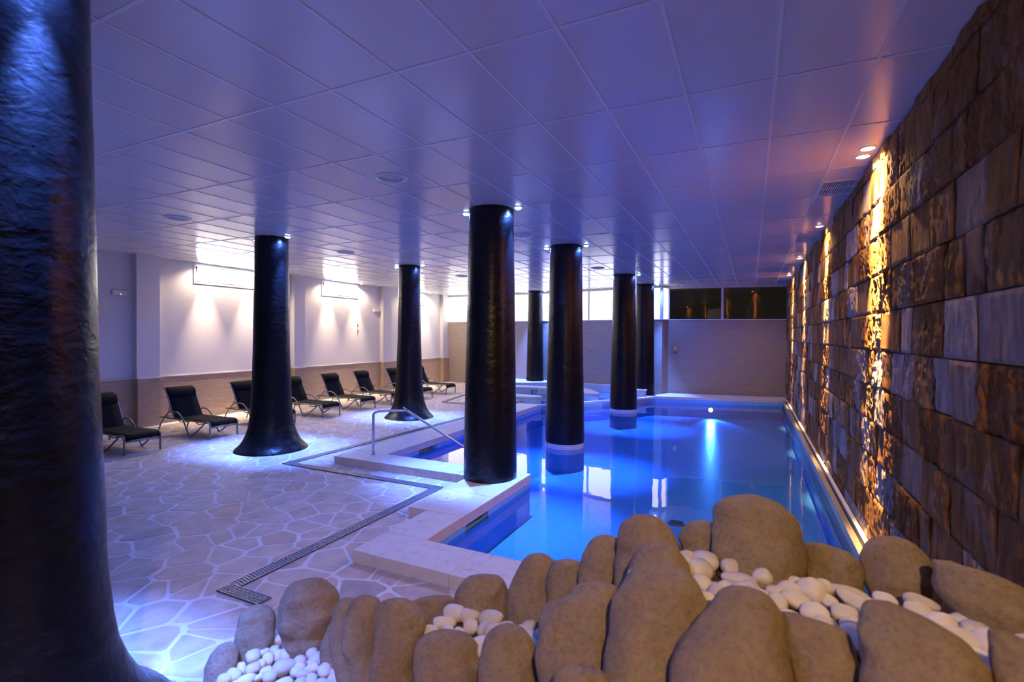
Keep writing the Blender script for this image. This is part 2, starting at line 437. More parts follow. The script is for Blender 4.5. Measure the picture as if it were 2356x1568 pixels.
for k, (a, b) in enumerate(LW):
    w = tag(empty('window_%d' % (k+1), (XL, (a+b)/2, WZ0)), kind='structure')
    L = (b-a)/2; hz = WZ1-WZ0
    f = MB()
    f.box(-.14, .02, -L, L, -.03, .02); f.box(-.14, .02, -L, L, hz-.02, hz+.02); f.box(-.14, .02, -L-.03, -L+.02, -.03, hz+.02); f.box(-.14, .02, L-.02, L+.03, -.03, hz+.02)
    f.build('window_frame', M_['white_metal'], w)
    s = MB(); tz = .10                     # hopper sash leaning into the room at the top
    def P(y, z): return (-.04+tz*z/hz, y, z)
    for p, q in ((P(-L+.05,.05), P(L-.05,.05)), (P(-L+.05,hz-.05), P(L-.05,hz-.05)), (P(-L+.05,.05), P(-L+.05,hz-.05)), (P(L-.05,.05), P(L-.05,hz-.05))): s.bar(p, q, .022, .022, (1,0,0))
    s.build('window_sash', M_['white_metal'], w)
    pn = MB(); pn.add([P(-L+.06,.06), P(L-.06,.06), P(L-.06,hz-.06), P(-L+.06,hz-.06), tuple(a_-b_ for a_, b_ in zip(P(-L+.06,.06),(.01,0,0))), tuple(a_-b_ for a_, b_ in zip(P(L-.06,.06),(.01,0,0))), tuple(a_-b_ for a_, b_ in zip(P(L-.06,hz-.06),(.01,0,0))), tuple(a_-b_ for a_, b_ in zip(P(-L+.06,hz-.06),(.01,0,0)))],
        [(0,1,2,3),(7,6,5,4),(0,4,5,1),(1,5,6,2),(2,6,7,3),(3,7,4,0)])
    pn.build('window_pane', M_['pane'], w)

# ---- back wall: tiled below, band of windows above
wb = MB(); SILL = 2.79; HEAD = 3.99
for (x0, y0), (x1, y1) in zip(BW[:-1], BW[1:]):
    d = Vector((x1-x0, y1-y0)).normalized(); nx, ny = -d.y*.3, d.x*.3
    wb.prism([(x0,y0), (x1,y1), (x1+nx,y1+ny), (x0+nx,y0+ny)], -.3, SILL)
tag(wb.build('wall_back', M_['beige_plain']), kind='structure')
wh = MB()
for (x0, y0), (x1, y1) in zip(BW[:-1], BW[1:]):
    d = Vector((x1-x0, y1-y0)).normalized(); nx, ny = -d.y*.3, d.x*.3
    wh.prism([(x0,y0), (x1,y1), (x1+nx,y1+ny), (x0+nx,y0+ny)], HEAD, H+.1)
tag(wh.build('trim_%d' % (n_+1), M_['white_metal']), kind='structure'); n_ += 1
nw = 4
def back_window(p0, p1, lit):
    global nw
    p0 = Vector(p0); p1 = Vector(p1); L = (p1-p0).length; d = (p1-p0)/L; a = math.atan2(d.y, d.x)
    w = tag(empty('window_%d' % nw, (p0.x, p0.y, SILL), a), kind='structure'); nw += 1
    hz = HEAD-SILL; F = .04
    f = MB(); f.box(0, L, -.02, .10, 0, F); f.box(0, L, -.02, .10, hz-F, hz); f.box(0, F, -.02, .10, F, hz-F); f.box(L-F, L, -.02, .10, F, hz-F)
    f.build('window_frame', M_['white_metal'], w)
    MB().box(F, L-F, .03, .045, F, hz-F).build('window_pane', M_['pane_back'] if lit else M_['glass'], w)
    return w
for k in range(4): back_window(BW[k], BW[k+1], True)
back_window(BW[4], BW[5], True)
mid = (Vector(BW[5])*.535+Vector(BW[6])*.465)
back_window(BW[5], tuple(mid), False); back_window(tuple(mid), BW[6], False)

# ---- rear wall (behind the camera)
tag(MB().box(XL-.2, XR+.3, YN-.3, YN, -.3, H+.1).build('wall_rear', M_['plaster']), kind='structure')

# ---- right wall: courses of rough sandstone blocks on a backing
wr = tag(MB().box(XR, XR+.3, YN-.3, 20.2, -.7, H+.1).build('wall_right', M_['mortar']), kind='structure')
CZ = [-.02, .27, .635, 1.0, 1.36, 1.72, 2.08, 2.45, 2.82, 3.185, 3.545, 3.91, H]
rs = random.Random(5); blocks = []
for z0, z1 in zip(CZ[:-1], CZ[1:]):
    y = .2-rs.random()*.5
    while y < 19.6:
        L = rs.choice((rs.uniform(.22,.38), rs.uniform(.34,.55), rs.uniform(.5,.8)))
        blocks.append((y, min(y+L, 19.68), z0, z1)); y += L
def block(y0, y1, z0, z1, rs, near):
    g = .004; a, b = y0+g, y1-g; c, d = z0+g, z1-g-.002
    ny = max(4, int((b-a)/(.024 if near else .06))); nz = max(4, int((d-c)/(.024 if near else .06)))
    off = rs.uniform(.042, .060); ty = rs.uniform(-.005,.005); tz = rs.uniform(-.008,.006); rough = rs.choice((.004,.009,.016,.024,.032))
    sd = Vector((rs.random()*50, rs.random()*50, rs.random()*50)); v = []; f = []
    je = [rs.uniform(0,.012) for _ in range(4)]
    for j in range(nz+1):
        for i in range(ny+1):
            s, t_ = i/ny, j/nz
            p = Vector((0, a+(b-a)*s, c+(d-c)*t_))
            n1 = .7*noise.noise(Vector((p.y*4, p.z*2.2, 0))+sd)+.6*noise.noise(Vector((p.y*13, p.z*6, 1))+sd)+.55*noise.noise(Vector((p.y*34, p.z*20, 2))+sd)
            ex = min(s*(b-a), (1-s)*(b-a), t_*(d-c), (1-t_)*(d-c)); rd = .007*max(0, 1-ex/.02)**2
            x = -(off+ty*(2*s-1)+tz*(2*t_-1)+rough*n1)+rd
            yo = noise.noise(Vector((p.z*6, i, 3))+sd)*.006 if i in (0, ny) else 0
            v.append((min(x, -.006), p.y+yo-(a+b)/2, p.z-(c+d)/2))
    for j in range(nz):
        for i in range(ny):
            q = j*(ny+1)+i; f.append((q, q+ny+1, q+ny+2, q+1))
    n = len(v); rim = [i for i in range(ny+1)]+[(j+1)*(ny+1)-1 for j in range(1, nz+1)]+[nz*(ny+1)+i for i in range(ny-1, -1, -1)]+[j*(ny+1) for j in range(nz-1, 0, -1)]
    for q in rim: v.append((.01, v[q][1], v[q][2]))
    m_ = len(rim)
    for k in range(m_): f.append((rim[k], rim[(k+1)%m_], n+(k+1)%m_, n+k))
    return ((a+b)/2, (c+d)/2), v, f
blocks.sort(key=lambda q: (0 if q[1] > 2.3 else 1, q[0]))
rest = MB()
for k, (y0, y1, z0, z1) in enumerate(blocks):
    (cy_, cz), v, f = block(y0, y1, z0, z1, rs, y0 < 10)
    if k < 300:
        o = mesh('stone_block', v, f, M_['stone'], wr); o.location = (XR, cy_, cz)
    else: rest.add([(x+XR, y+cy_, z+cz) for x, y, z in v], f)
tag(rest.build('stone_blocks_beyond', M_['stone'], wr), kind='stuff')

# ---- pool shell
ps = MB(); n = len(POOL)
SKIM = {3: (7.8,8.4), 5: (4.975,5.525)}      # wall segment: opening along Y
outp = [(1.10,4.05), (1.10,18.7), (-3.02,17.83), (-5.82,13.98), (-5.82,6.73), (-3.09,6.73), (-3.09,4.05)]
for i in range(n):
    a, b = POOL[i], POOL[(i+1)%n]; c, d = outp[(i+1)%n], outp[i]
    gap = SKIM.get(i)
    if not gap: ps.prism([a, b, c, d], PB-.1, COP-.085)
    else:
        ps.prism([a, b, c, d], PB-.1, -.10)
        lo, hi = min(a[1], b[1]), max(a[1], b[1]); o0, o1 = min(c[1], d[1]), max(c[1], d[1])
        ps.box(c[0], a[0], lo, gap[0], -.10, COP-.085); ps.box(c[0], a[0], gap[1], hi, -.10, COP-.085)
ps.prism(outp, PB-.15, PB)
tag(ps.build('pool_shell', M_['mosaic']), kind='structure')
tag(mesh('pool_water', [(x, y, WATER) for x, y in POOL], [tuple(range(n))], M_['water']), 'clear blue water filling the mosaic swimming pool', 'water', kind='stuff')

# ---- coping slabs
cop = tag(empty('pool_coping', (-3.2, 5, 0)), kind='structure')
def slab(poly, z0=0.0, z1=COP, top=.0):
    o = MB().prism(poly, z0, z1).build('coping_slab', M_['coping'], None, bevel=.008); o.parent = cop; o.matrix_parent_inverse = cop.matrix_world.inverted(); o.location = (0,0,0)
    o.matrix_parent_inverse = Matrix.Translation((3.2,-5,0)); return o
def rect(x0, x1, y0, y1): return [(x0,y0),(x1,y0),(x1,y1),(x0,y1)]
x = -3.45                                   # near side
for x1 in (-2.35, -1.25, -.2, .98): slab(rect(x, x1-.003, 3.66, 4.17+(.0))); x = x1
slab(rect(-3.45, -2.985+.03, 4.173, 4.88)); slab(rect(-3.72, -2.955, 4.883, 5.65)); slab(rect(-3.72, -2.955, 5.653, 6.345))
x = -6.40
for x1 in (-5.15, -3.95, -2.955): slab(rect(x, x1-.003, 6.348, 6.865)); x = x1
y = 6.868
for y1 in (8.1, 9.35, 10.6, 11.8, 12.9, 13.88): slab(rect(-6.40, -5.685, y, y1-.003)); y = y1
dv = Vector((-2.95+5.70, 17.68-13.92)).normalized(); nv = Vector((-dv.y, dv.x))
for k in range(4):                          # slanting kerb in front of the tub
    a = Vector((-5.70,13.92)).lerp(Vector((-2.95,17.68)), k/4); b = Vector((-5.70,13.92)).lerp(Vector((-2.95,17.68)), (k+1)/4-.001)
    slab([tuple(a), tuple(b), tuple(b+nv*.13), tuple(a+nv*.13)], -.2, .11)
for k in range(4):                          # far side
    a = Vector((-2.95,17.68)).lerp(Vector((1.12,18.53)), k/4); b = Vector((-2.95,17.68)).lerp(Vector((1.12,18.53)), (k+1)/4-.001)
    slab([tuple(a), tuple(b), tuple(b+Vector((-.08,.42))), tuple(a+Vector((-.08,.42)))])
slab([(-3.05,18.12), (1.1,18.97), (1.1,19.6), (-2.7,18.95), (-2.88,18.55)], 0, .125)
# overflow channel along the stone wall
ch = tag(empty('pool_edge_channel', (1.04, 11, 0)), kind='structure')
def chpart(name, mb, m):
    o = mb.build(name, m, ch); o.location = (-1.04,-11,0); return o
for k in range(7):
    y0 = 4.0+k*2.08; y1 = y0+2.07
    chpart('edge_strip', MB().box(.955, 1.02, y0, y1, COP-.1, COP), M_['brass'])
    chpart('back_strip', MB().box(1.055, 1.10, y0, y1, COP-.1, COP+.01), M_['coping'])
chpart('channel_bed', MB().box(.97, 1.16, 3.6, 18.6, -.3, COP-.07), M_['frame'])
# ================================================================== FIXTURES
def column(name, loc, prof, label, band=None, cut=None):
    root = empty('wrapped_column', (loc[0], loc[1], 0)); tag(root, label, 'column', 'black wrapped columns')
    zs = [p[0] for p in prof]; n = 56; v = []; f = []
    P = [(z, r) for z, r in prof]; rows = []
    N = 70
    for i in range(N+1):
        z = P[0][0]+(P[-1][0]-P[0][0])*(i/N)**1.5
        for (z0, r0), (z1, r1) in zip(P[:-1], P[1:]):
            if z0 <= z <= z1+1e-6: rr = r0+(r1-r0)*((z-z0)/(z1-z0)); break
        rows.append((z, rr))
    sd = random.random()*90
    for z, rr in rows:
        for k in range(n):
            a = 2*PI*k/n; c, s = math.cos(a), math.sin(a)
            nz = noise.noise(Vector((c*1.2, s*1.2, z*.9+sd)))*.014+noise.noise(Vector((c*3, s*3, z*4+sd)))*.006
            q = rr*(1+nz); x, y, zz = c*q, s*q, z
            if cut and z <= rows[0][0]+.001 and x < cut[0]: zz = cut[1]
            v.append((x, y, zz))
    for i in range(len(rows)-1):
        for k in range(n): f.append((i*n+k, i*n+(k+1)%n, (i+1)*n+(k+1)%n, (i+1)*n+k))
    f.append(tuple(range(n))[::-1]); f.append(tuple((len(rows)-1)*n+k for k in range(n)))
    mesh('shaft', v, f, M_['wrap'], root, smooth=True)
    if band:
        MB().lathe([(band[2], band[0]), (band[2], band[1])], 40).build('tile_band', M_['mosaic_white'], root, smooth=False)
    return root
FL = lambda rt_, rb: [(0, rb), (.03, rb*.97), (.06, rb*.92), (.12, rb*.83), (.2, rb*.755), (.3, rb*.69), (.45, rb*.62), (.62, rb*.58), (.95, rb*.54), (2, (rb*.54+rt_)/2), (H, rt_)]
column('c', (-3.45,1.2), FL(.325,.72), 'thick black wrapped column with flared foot beside the blue-lit pebbles')
column('c', (-8.30,6.64), FL(.292,.655), 'black wrapped column with flared foot in front of the third sun lounger')
column('c', (-8.24,10.84), FL(.275,.65), 'black wrapped column with flared foot behind the steel handrail')
column('c', (-3.45,6.48), [(COP+.001,.392), (.5,.388), (1.5,.372), (H,.325)], 'black wrapped column standing on the pale coping corner of the pool', cut=(-.255, 0.012))
column('c', (-3.45,9.75), [(.03,.402), (.6,.392), (1.6,.37), (H,.325)], 'black wrapped column rising from the middle of the pool', band=(PB, .03, .396))
column('c', (-3.45,15.0), [(.03,.402), (.6,.392), (1.6,.37), (H,.325)], 'black wrapped column rising from the pool beside the slanting kerb of the whirlpool', band=(PB, .03, .396))
column('c', (-3.43,18.12), [(COP-.01,.375), (.25,.36), (1.5,.345), (H,.315)], 'black wrapped column at the far corner of the pool below the window corner')
column('c', (-8.08,19.10), [(.336,.375), (.5,.35), (1.5,.335), (H,.30)], 'black wrapped column behind the whirlpool by the lit windows')

# blue spotlights, one on either side of each column
def ceiling_lamp(loc, m_lens, color, power, deg, label, group, r=.045, blend=.8, tgt=None, emit_z=.02, name='ceiling_spotlight', cat='spotlight', spill=0, dome=.8, wide=165, off=None):
    if off: name = off+'_spotlight_offscreen'
    root = empty(name, (loc[0], loc[1], H)); tag(root, label, cat, group)
    MB().lathe([(r*1.35,-.001), (r*1.35,-.008), (r*1.05,-.014), (r*.98,-.006), (r*.98,.0)], 20, caps=False).build('trim_ring', M_['white_metal'], root, smooth=True)
    MB().lathe([(r,-.006), (r*.95,-.4*dome*r), (r*.75,-.75*dome*r), (r*.4,-.95*dome*r), (.001,-1.0*dome*r)], 20, caps=False).build(off+'_lens_offscreen' if off else 'lens', m_lens, root, smooth=True)
    t = (0,0,-1) if tgt is None else tgt
    spot(root, (0,0,-.015-dome*r), color, power, deg, blend, .02, t, off+'_beam_offscreen' if off else 'lamp_light')
    if spill: spot(root, (0,0,-.015-dome*r), color, spill, wide, .6, .02, (0,0,-1), off+'_spill_offscreen' if off else 'lamp_light')
    return root
CN = [((-3.45,1.2), 'the column beside the pebbles'), ((-8.30,6.64), 'the column before the third lounger'), ((-8.24,10.84), 'the column behind the handrail'), ((-3.45,6.48), 'the column on the coping corner'),
      ((-3.45,9.75), 'the mid-pool column'), ((-3.45,15.0), 'the pool column near the kerb'), ((-3.43,18.12), 'the far corner column'), ((-8.08,19.10), 'the column behind the whirlpool')]
for (cx, cy_), nm in CN:
    tall = nm == 'the column beside the pebbles'
    for s in (-1, 1):
        ceiling_lamp((cx+s*.43, cy_), M_['led'], BLUE, BLUE_W, 44, 'small blue ceiling spotlight on the %s side of %s' % ('stone wall' if s > 0 else 'white wall', nm), 'blue spotlights at the columns', r=.050, blend=1.0, spill=SPILL_W, tgt=(s*.02,0,-1), off=(('stone_wall_side' if s > 0 else 'white_wall_side') if tall else None))
# warm spots grazing the stone wall
for k, (y, nm) in enumerate(((5.84,'first of the close pair'), (6.08,'second of the close pair'), (9.61,'between the two grilles next to the pair'), (13.33,'fourth along the stone wall'), (16.85,'last before the back windows'))):
    ceiling_lamp((1.0, y), M_['lamp_warm'], WARM, WARM_W, 32, 'warm ceiling spotlight grazing the stone wall, '+nm, 'warm spotlights along the stone wall', r=.055, blend=.7, tgt=(.21,0,-1.0), spill=85, dome=.45, wide=150)
# white wall washers
for k, (y, nm) in enumerate(((8.35,'left end of the nearest lit window'), (9.62,'right end of the nearest lit window'), (12.58,'left end of the middle lit window'), (13.92,'right end of the middle lit window'), (17.0,'left end of the last lit window'), (18.2,'right end of the last lit window'))):
    ceiling_lamp((XL+.27, y), M_['lamp_white'], WASH, WASH_W, 46, 'white ceiling spotlight washing the plaster wall at the '+nm, 'white spotlights along the plaster wall', r=.045, blend=1.0, spill=85, dome=.5, wide=150)
# a lamp of the stone-wall row behind the viewpoint: its light is what models the boulders
spot(None, (1.0,-1.4,H-.04), WARM, 420, 80, .6, .04, (-.35,2.3,.7), 'stone_wall_spotlight_offscreen')

# round ceiling diffusers
for k, (x, y, nm) in enumerate(((-3.8,4.65,'in front of the coping column'), (-8.22,4.86,'in front of the lounger column'), (-8.2,8.47,'between the two flared columns'), (-3.78,8.31,'between the coping column and the pool column'), (-8.12,13.29,'beyond the handrail column'), (-3.76,13.19,'between the two pool columns'), (-11.1,9.49,'over the loungers'))):
    root = empty('round_air_diffuser', (x, y, H)); tag(root, 'round white ceiling air diffuser '+nm, 'air vent', 'round ceiling diffusers')
    MB().lathe([(.19,0), (.185,-.012), (.15,-.02), (.14,-.006)], 32, caps=False).build('rim', M_['white_metal'], root, smooth=True)
    MB().lathe([(.14,-.004), (.001,-.004)], 32, caps=False).build('backing', M_['frame'], root)
    for q in range(4):
        r0 = .12-.03*q
        MB().lathe([(r0+.012,-.005), (r0,-.022-.004*q), (r0-.006,-.022-.004*q), (r0-.004,-.005)], 28, caps=False).build('ring_vane', M_['white_metal'], root, smooth=True)
# slatted grilles along the stone wall
for k, (y, nm) in enumerate(((7.15,'next to the close pair of spotlights'), (10.65,'second from the close pair of spotlights'), (14.3,'third from the close pair of spotlights'), (17.6,'nearest the back windows'))):
    root = empty('ceiling_grille', (.94, y, H)); tag(root, 'slatted ceiling grille by the stone wall '+nm, 'air vent', 'ceiling grilles')
    MB().box(-.185,.20,-.28,.28,-.004,.0).build('backing', M_['frame'], root)
    fr = MB(); fr.box(-.20,.20,-.30,-.28,-.03,.0); fr.box(-.20,.20,.28,.30,-.03,0); fr.box(-.20,-.185,-.28,.28,-.03,0); fr.box(-.20,.20,-.01,.01,-.03,0)
    fr.build('frame', M_['white_metal'], root)
    for q in range(17):
        x = -.175+q*.0225
        MB().box(x, x+.009, -.28, .28, -.029, -.005).build('slat', M_['white_metal'], root)

# underwater lamps
def sub_lamp(loc, d, label):
    root = empty('underwater_light', loc, math.atan2(d[1], d[0])); tag(root, label, 'pool light')
    b = MB().lathe([(.11,0), (.105,.02), (.08,.028)], 24); b.v = [(z, x, y) for x, y, z in b.v]; b.build('rim', M_['steel'], root, smooth=True)
    b = MB().lathe([(.08,.026), (.04,.036), (.001,.038)], 24, caps=False); b.v = [(z, x, y) for x, y, z in b.v]; b.build('lens', M_['lamp_sub'], root, smooth=True)
    spot(root, (.07,0,0), SUBM, SUBM_W, 60, .5, .08, (5,0,-1.9))
sub_lamp((-1.2,18.03,-.27), (.2,-1), 'round underwater light glowing in the far pool wall')

# drains
def drain(name, segs, label):
    root = empty(name, (0,0,0)); tag(root, label, 'floor drain')
    w = .13
    for (a, b) in segs:
        a = Vector((*a, 0)); b = Vector((*b, 0)); d = (b-a).normalized(); L = (b-a).length; nx = Vector((-d.y, d.x, 0))
        ch_ = MB(); ch_.bar(a+Vector((0,0,.006)), b+Vector((0,0,.006)), w, .012); ch_.build('channel', M_['frame'], root)
        fr = MB()
        for s in (-1, 1): fr.bar(a+nx*s*(w/2-.004)+Vector((0,0,.013)), b+nx*s*(w/2-.004)+Vector((0,0,.013)), .008, .012)
        fr.build('edge_rail', M_['grate'], root)
        gr = MB(); n = int(L/.03)
        for k in range(n):
            p = a+d*(k+.5)*L/n+Vector((0,0,.014)); gr.bar(p-nx*(w/2-.006)-d*.012, p+nx*(w/2-.006)+d*.012, .010, .008)
        for s in (-.033, 0, .033): gr.bar(a+nx*s+Vector((0,0,.0135)), b+nx*s+Vector((0,0,.0135)), .006, .008)
        tag(gr.build('grate', M_['grate'], root), kind='stuff')
drain('linear_drain', [((-4.04,2.86), (-4.04,5.92)), ((-4.10,2.80), (-3.58,2.80)), ((-3.98,5.98), (-7.02,5.98)), ((-7.08,5.92), (-6.78,13.2))], 'narrow slotted steel floor drain zigzagging round the pool deck')
drain('slot_drain', [((-9.05,13.7), (-8.1,13.66)), ((-9.08,13.76), (-9.5,15.9))], 'thin slotted floor drain near the last sun loungers')

# handrail
S = Vector((-5.9,6.76)); T = Vector((-5.43,7.09)); d = (T-S).normalized()
def hp(s, z): return (S.x+d.x*s, S.y+d.y*s, z)
L = (T-S).length
root = empty('pool_handrail', (S.x, S.y, COP)); tag(root, 'polished steel handrail bending down into the pool', 'handrail')
def rel(p): return (p[0]-S.x, p[1]-S.y, p[2]-COP)
MB().tube([rel(hp(0,COP)), rel(hp(0,.5)), rel(hp(0,.79)), rel(hp(.02,.845)), rel(hp(.07,.87)), rel(hp(.14,.875)), rel(hp(L-.05,.88)), rel(hp(L,.875)), rel(hp(L+.06,.83)), rel(hp(L+1.75,-.30))], .021, 10, 3).build('rail', M_['steel'], root, smooth=True)
MB().lathe([(.045,0), (.045,.012), (.025,.02)], 20).build('floor_flange', M_['steel'], root, smooth=True)

# skimmer lid on the coping, skimmer mouths, main drain, wall bits
o = MB().lathe([(.135,0), (.135,.005), (.12,.008)], 32, (0,0,0)).build('lid', M_['plastic']); o.location = (-3.46,5.34,COP)
root = empty('skimmer_cover', (-3.46,5.34,COP)); tag(root, 'round white skimmer cover set in the coping', 'cover'); o.parent = root; o.location = (0,0,0)
MB().lathe([(.012,.0082), (.001,.0085)], 12, caps=False).build('lift_hole', M_['dark'], root)  # flat disc, the hole's shade is only its black colour
for k, (x, y, ln, nm) in enumerate(((-2.972,5.25,.55,'below the skimmer cover'), (-5.702,8.1,.6,'under the long coping by the handrail'))):
    root = empty('skimmer_mouth', (x, y, -.05)); tag(root, 'dark skimmer opening in the pool wall '+nm, 'skimmer')
    MB().box(-.155,-.145,-ln/2,ln/2,-.05,.09).build('back_plate', M_['plastic'], root)
    fr = MB(); fr.box(0,.01,-ln/2-.012,-ln/2,-.05,.085); fr.box(0,.01,ln/2,ln/2+.012,-.05,.085); fr.build('frame', M_['mosaic_tub'], root)
root = empty('pool_floor_drain', (-.95,7.59,PB)); tag(root, 'dark round drain cover on the pool bottom', 'drain cover')
MB().lathe([(.13,0), (.125,.012), (.10,.015)], 28).build('rim', M_['frame'], root, smooth=True)
for k in range(7): MB().box(-.09,.09,-.085+k*.026,-.075+k*.026,.014,.018).build('slot', M_['dark'], root)  # solid raised bars coloured black for the shade inside slots
def wallbox(name, loc, dims, label, cat, rz=0):
    root = empty(name, loc, rz); tag(root, label, cat)
    MB().box(0, dims[0], -dims[1]/2, dims[1]/2, -dims[2]/2, dims[2]/2).build('housing', M_['plastic'], root, bevel=.008)
    return root
for y, nm in ((6.38,'beside the first pilaster'), (15.02,'beside the pilaster of the third bay')):
    r_ = wallbox('emergency_light', (XL, y, 3.12), (.06,.30,.11), 'white emergency light box on the plaster wall '+nm, 'emergency light')
    MB().box(.06,.064,-.12,.12,-.035,.035).build('diffuser', M_['board'], r_); MB().box(.062,.068,.0,.018,-.04,-.025).build('indicator', M_['led_green'], r_)
r_ = empty('pull_cord', (XL+.02, 14.03, 2.9)); tag(r_, 'thin white pull cord with handle hanging below the middle window', 'pull cord')
MB().tube([(0,0,.62), (0,0,.2), (.005,0,-.1), (0,.01,-.5)], .006, 6).build('cord', M_['plastic'], r_)
MB().lathe([(.012,-.56), (.02,-.52), (.012,-.44)], 12).build('handle', M_['plastic'], r_, smooth=True)
MB().box(-.02,.03,-.03,.03,-.32,-.24).build('cleat', M_['plastic'], r_)
r_ = empty('wall_control', (-2.50, 19.08, 1.75), PI+.17); tag(r_, 'small chrome and grey control on the far tiled wall', 'wall control')
MB().box(-.07,.07,0,.05,-.04,.10).build('plate', M_['steel'], r_, bevel=.006); MB().box(-.07,.07,0,.08,-.10,-.05).build('lower_body', M_['steel'], r_, bevel=.006); MB().tube([(.03,.05,-.1), (.03,.06,-.18)], .015).build('nozzle', M_['frame'], r_)
# outside the dark windows
r_ = empty('outdoor_board', (-1.2, 20.5, 2.6)); tag(r_, 'pale slanted board outside the dark window', 'board')
mesh('panel', [(-.32,-.02,0), (.14,-.02,0), (.30,-.02,.71), (-.30,-.02,.62), (-.32,.02,0), (.14,.02,0), (.30,.02,.71), (-.30,.02,.62)], [(0,1,2,3),(7,6,5,4),(0,4,5,1),(1,5,6,2),(2,6,7,3),(3,7,4,0)], M_['board'], r_)
MB().box(-.10,-.06,-.02,.02,-2.6,0).build('post', M_['frame'], r_)

# ================================================================== WHIRLPOOL
def platform(name, poly, z0, z1, label, m_side, capz=.05, over=.03):
    cx = sum(p[0] for p in poly)/len(poly); cy_ = sum(p[1] for p in poly)/len(poly)
    root = empty(name, (cx, cy_, z0)); tag(root, label, 'pool ledge', 'whirlpool ledges')
    P = [(x-cx, y-cy_) for x, y in poly]
    MB().prism(P, 0, z1-z0-capz).build('tiled_body', m_side, root)
    Q = [(x*(1+over/max(.3, math.hypot(x, y))), y*(1+over/max(.3, math.hypot(x, y)))) for x, y in P]
    MB().prism(Q, z1-z0-capz, z1-z0).build('stone_top', M_['coping'], root, bevel=.012)
    return root, (cx, cy_)
def smooth_poly(pts, sub=5):
    p = [Vector((x, y, 0)) for x, y in pts]; return [(q.x, q.y) for q in catmull(p, sub)]
# rear ledge with curved front
front = smooth_poly([(-9.6,17.5), (-8.5,17.85), (-7.4,18.55), (-6.2,18.9), (-5.0,18.75), (-4.3,18.40), (-4.0,18.25)])
rear = [(-3.95,18.72), (-5.8,19.10), (-8.55,19.58), (-10.6,19.74), (-9.9,18.6)]
platform('tub_rear_ledge', front+rear, 0, .33, 'curved pale ledge behind the whirlpool along the back wall', M_['mosaic_tub'])
isl = smooth_poly([(-9.2,16.6), (-8.0,16.62), (-6.7,16.72), (-5.3,16.05), (-4.75,15.98)], 4)+smooth_poly([(-4.55,16.12), (-4.62,16.35), (-5.4,17.35), (-6.6,17.35), (-8.2,17.15), (-9.4,17.2)], 4)
root, (cx, cy_) = platform('tub_island_ledge', isl, -.05, .31, 'pointed pale ledge in the middle of the whirlpool with dark niches', M_['mosaic_tub'])
body = [c for c in root.children if c.name.startswith('tiled_body')][0]
for px, py in ((-7.95,16.60), (-7.10,16.66), (-5.62,16.12)):
    cutter = MB().box(px-cx-.13, px-cx+.13, py-cy_-.30, py-cy_+.16, .08, .26).build('niche_cutter', M_['mosaic_tub'], root)
    md = body.modifiers.new('niche', 'BOOLEAN'); md.object = cutter; md.operation = 'DIFFERENCE'; md.solver = 'EXACT'
    bpy.context.view_layer.update()
    me = bpy.data.meshes.new_from_object(body.evaluated_get(bpy.context.evaluated_depsgraph_get()))
    body.modifiers.clear(); body.data = me; bpy.data.objects.remove(cutter)
    MB().box(px-cx-.125, px-cx+.125, py-cy_+.145, py-cy_+.158, .082, .258).build('niche_back', M_['mosaic_tub'], root)
blk = smooth_poly([(-8.3,14.15), (-7.0,14.15), (-6.2,14.2), (-5.95,14.32), (-5.92,14.5), (-6.1,14.65), (-7.0,14.75), (-8.3,14.8)], 4)
platform('tub_step_ledge', blk, 0, .30, 'rounded pale ledge at the end of the long coping', M_['mosaic_tub'])
platform('tub_low_step', [(-8.0,13.9), (-6.5,13.9), (-6.45,14.12), (-8.0,14.12)], 0, .2, 'low pale step beside the rounded ledge', M_['coping'])
platform('tub_end_post', [(-3.72,17.62), (-3.28,17.62), (-3.28,17.80), (-3.72,17.80)], 0, .34, 'small tiled post in front of the far corner column', M_['mosaic_tub'])
tub = [(-8.6,14.9), (-5.95,14.35), (-3.35,17.82), (-4.0,18.25), (-5.0,18.8), (-6.2,18.95), (-7.4,18.6), (-8.5,17.9), (-9.2,17.5)]
tag(mesh('tub_water', [(x, y, .075) for x, y in tub], [tuple(range(len(tub)))], M_['water_tub']), 'shallow blue water of the whirlpool in front of the curved ledge', 'water', kind='stuff')
tag(mesh('tub_floor', [(x, y, .012) for x, y in tub], [tuple(range(len(tub)))], M_['mosaic']), kind='structure')

